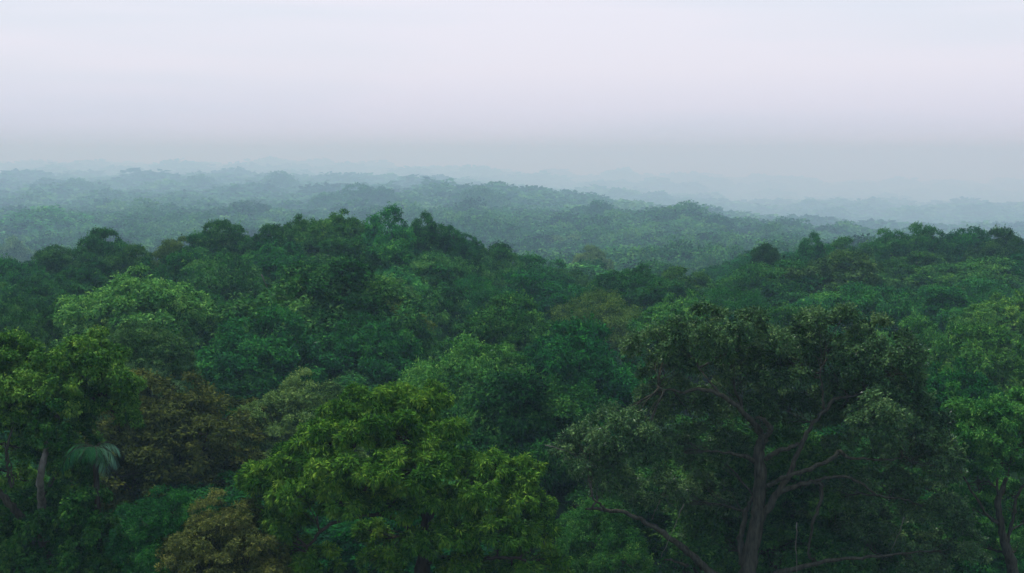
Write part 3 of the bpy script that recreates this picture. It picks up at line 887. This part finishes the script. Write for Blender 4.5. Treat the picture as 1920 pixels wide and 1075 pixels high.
for lm in [[(1878, 985, 5.5, -.3), (1850, 965, 4, -.7), (1835, 940, 3.5, -.9), (1810, 900, 3, -1.0), (1795, 860, 3, -.9), (1780, 835, 2, -.8)],
           [(1888, 1020, 6, -.2), (1900, 970, 5, -.5), (1908, 930, 4, -.6), (1935, 890, 3, -.5)],
           [(1872, 935, 4, -.4), (1868, 880, 3, -.6), (1860, 850, 2, -.6)]]:
    starts.append(limb_obj(lm, D, et, M_OAKBARK))
twigs_obj(et, L, C, LI, starts, M_OAKBARK, .025)

# --- palm with silvery hanging fronds
D = 44.5
pb = at(178, 842, D)
pg = float(ground(pb[0], D)[0])
palm = link('palm_tree', None); palm.location = (pb[0], D, pg)
tag(palm, 'palm with silvery drooping fronds half hidden beside the vine covered tree', 'palm tree')
tp = spline([[0, 0, -.5], [.05, 0, (pb[2] - pg) * .5], [0, 0, pb[2] - pg]], 5)
link('trunk', tubes_mesh('trunk', [(tp, np.linspace(.14, .10, len(tp)))], 10), M_BARK, palm)
for k in range(13):
    a = k * 2.4 + .3
    el = rgh.uniform(.25, 1.1)
    Lf = rgh.uniform(.9, 1.9)
    s = np.linspace(0, 1, 22)
    h = np.array([math.cos(a), math.sin(a), 0])
    ang = el - s * rgh.uniform(2.1, 2.7)
    st = Lf / 21
    path = np.zeros((22, 3)); 
    for i in range(1, 22):
        path[i] = path[i - 1] + st * (h * math.cos(ang[i]) + np.array([0, 0, math.sin(ang[i])]))
    path[:, 2] += pb[2] - pg
    side = np.cross(h, [0, 0, 1])
    qs = []
    for i in range(2, 22):
        T = norm(path[i] - path[i - 1])
        for sg in (-1, 1):
            for rep in range(2):
                b0 = path[i] - T * st * .5 * rep
                ln = .6 * math.sin(math.pi * (.15 + .8 * s[i])) * rgh.uniform(.85, 1.1)
                dr = norm(side * sg * .8 + T * .7 + np.array([0, 0, -.8]) + rgh.normal(0, .16, 3))
                wv = norm(np.cross(dr, [0.2, 0.1, 1])) * .015
                tip = b0 + dr * ln + np.array([0, 0, -.12 * ln])
                md = b0 + dr * ln * .5
                qs.append([b0, md + wv, tip, md - wv])
    qs = np.array(qs)
    fr = link('frond', quads_mesh('frond', qs, rgh.uniform(.4, .9, len(qs))), M_GLOSSLEAF, palm)
    fr.color = (0.08, 0.17, 0.11, 1) if k % 5 == 0 else (0.015, 0.08, 0.035, 1)
    link('rib', tubes_mesh('rib', [(path, np.linspace(.016, .004, 22))], 5), M_BARK, fr)

# --- bare twigs and hanging lianas round the dark tree
def hang(pts, d0, label, r, mat=M_PALEBARK, name='hanging_vine', cat='vine'):
    P = px_limb([(a, b, 1, e) for a, b, e in pts], d0)
    S = spline(P[:, :3], 5, .012, rgh)
    o = P[0, :3]
    e = link(name, tubes_mesh(name, [(S - o, np.linspace(r, r * .5, len(S)))], 6), mat)
    e.location = o
    tag(e, label, cat)
hang([(1494, 980, 0), (1493, 1030, 0), (1495, 1110, .1)], 46, 'thin pale vine hanging straight down below the forked limb of the dark tree', .022)
hang([(1282, 945, 0), (1270, 975, 0), (1255, 1010, .1), (1240, 1045, .1)], 46.4, 'thin pale slanting vine beside the low left limb of the dark tree', .018)
hang([(1238, 938, 0), (1230, 955, .1), (1222, 975, .1)], 46.4, 'short pale twig slanting above the low left limb of the dark tree', .016)
hang([(1695, 970, 0), (1685, 1000, .1), (1670, 1035, .1)], 46.8, 'thin slanting vine under the right side of the dark tree', .018)
hang([(1022, 835, 0), (1045, 840, 0), (1075, 852, .3), (1100, 870, .8)], 47.5, 'bare pale twig poking out at the left end of the dark tree', .022, name='bare_twig', cat='twig')
hang([(609, 668, 0), (612, 685, 0), (615, 700, .3)], 93, 'short bare pale trunk showing in the very large dark dome', .18, name='dead_tree', cat='dead tree')
hang([(490, 515, 0), (497, 530, 0), (503, 545, .4)], 123, 'thin bare dead tree on the ridge face left of the very large dome', .07, name='dead_tree', cat='dead tree')

# ------------------------------------------------------------------ haze
hm = bpy.data.materials.new('haze')
hm.use_nodes = True
t = hm.node_tree; t.nodes.clear()
o = t.nodes.new('ShaderNodeOutputMaterial')
pv = t.nodes.new('ShaderNodeVolumePrincipled')
pv.inputs['Color'].default_value = (*HAZE_COL, 1)
pv.inputs['Density'].default_value = HAZE
pv.inputs['Absorption Color'].default_value = (1, 1, 1, 1)
pv.inputs['Anisotropy'].default_value = 0.0
t.links.new(pv.outputs[0], o.inputs['Volume'])
bot, topz, R = -700.0, CZ + 44.0, 28000.0
vs = [(x, y, z) for z in (bot, topz) for x, y in ((-R, -R), (R, -R), (R, R), (-R, R))]
fs = [(3, 2, 1, 0), (4, 5, 6, 7), (0, 1, 5, 4), (1, 2, 6, 5), (2, 3, 7, 6), (3, 0, 4, 7)]
hme = bpy.data.meshes.new('haze'); hme.from_pydata(vs, [], fs); hme.update()
tag(link('haze', hme, hm), kind='stuff')
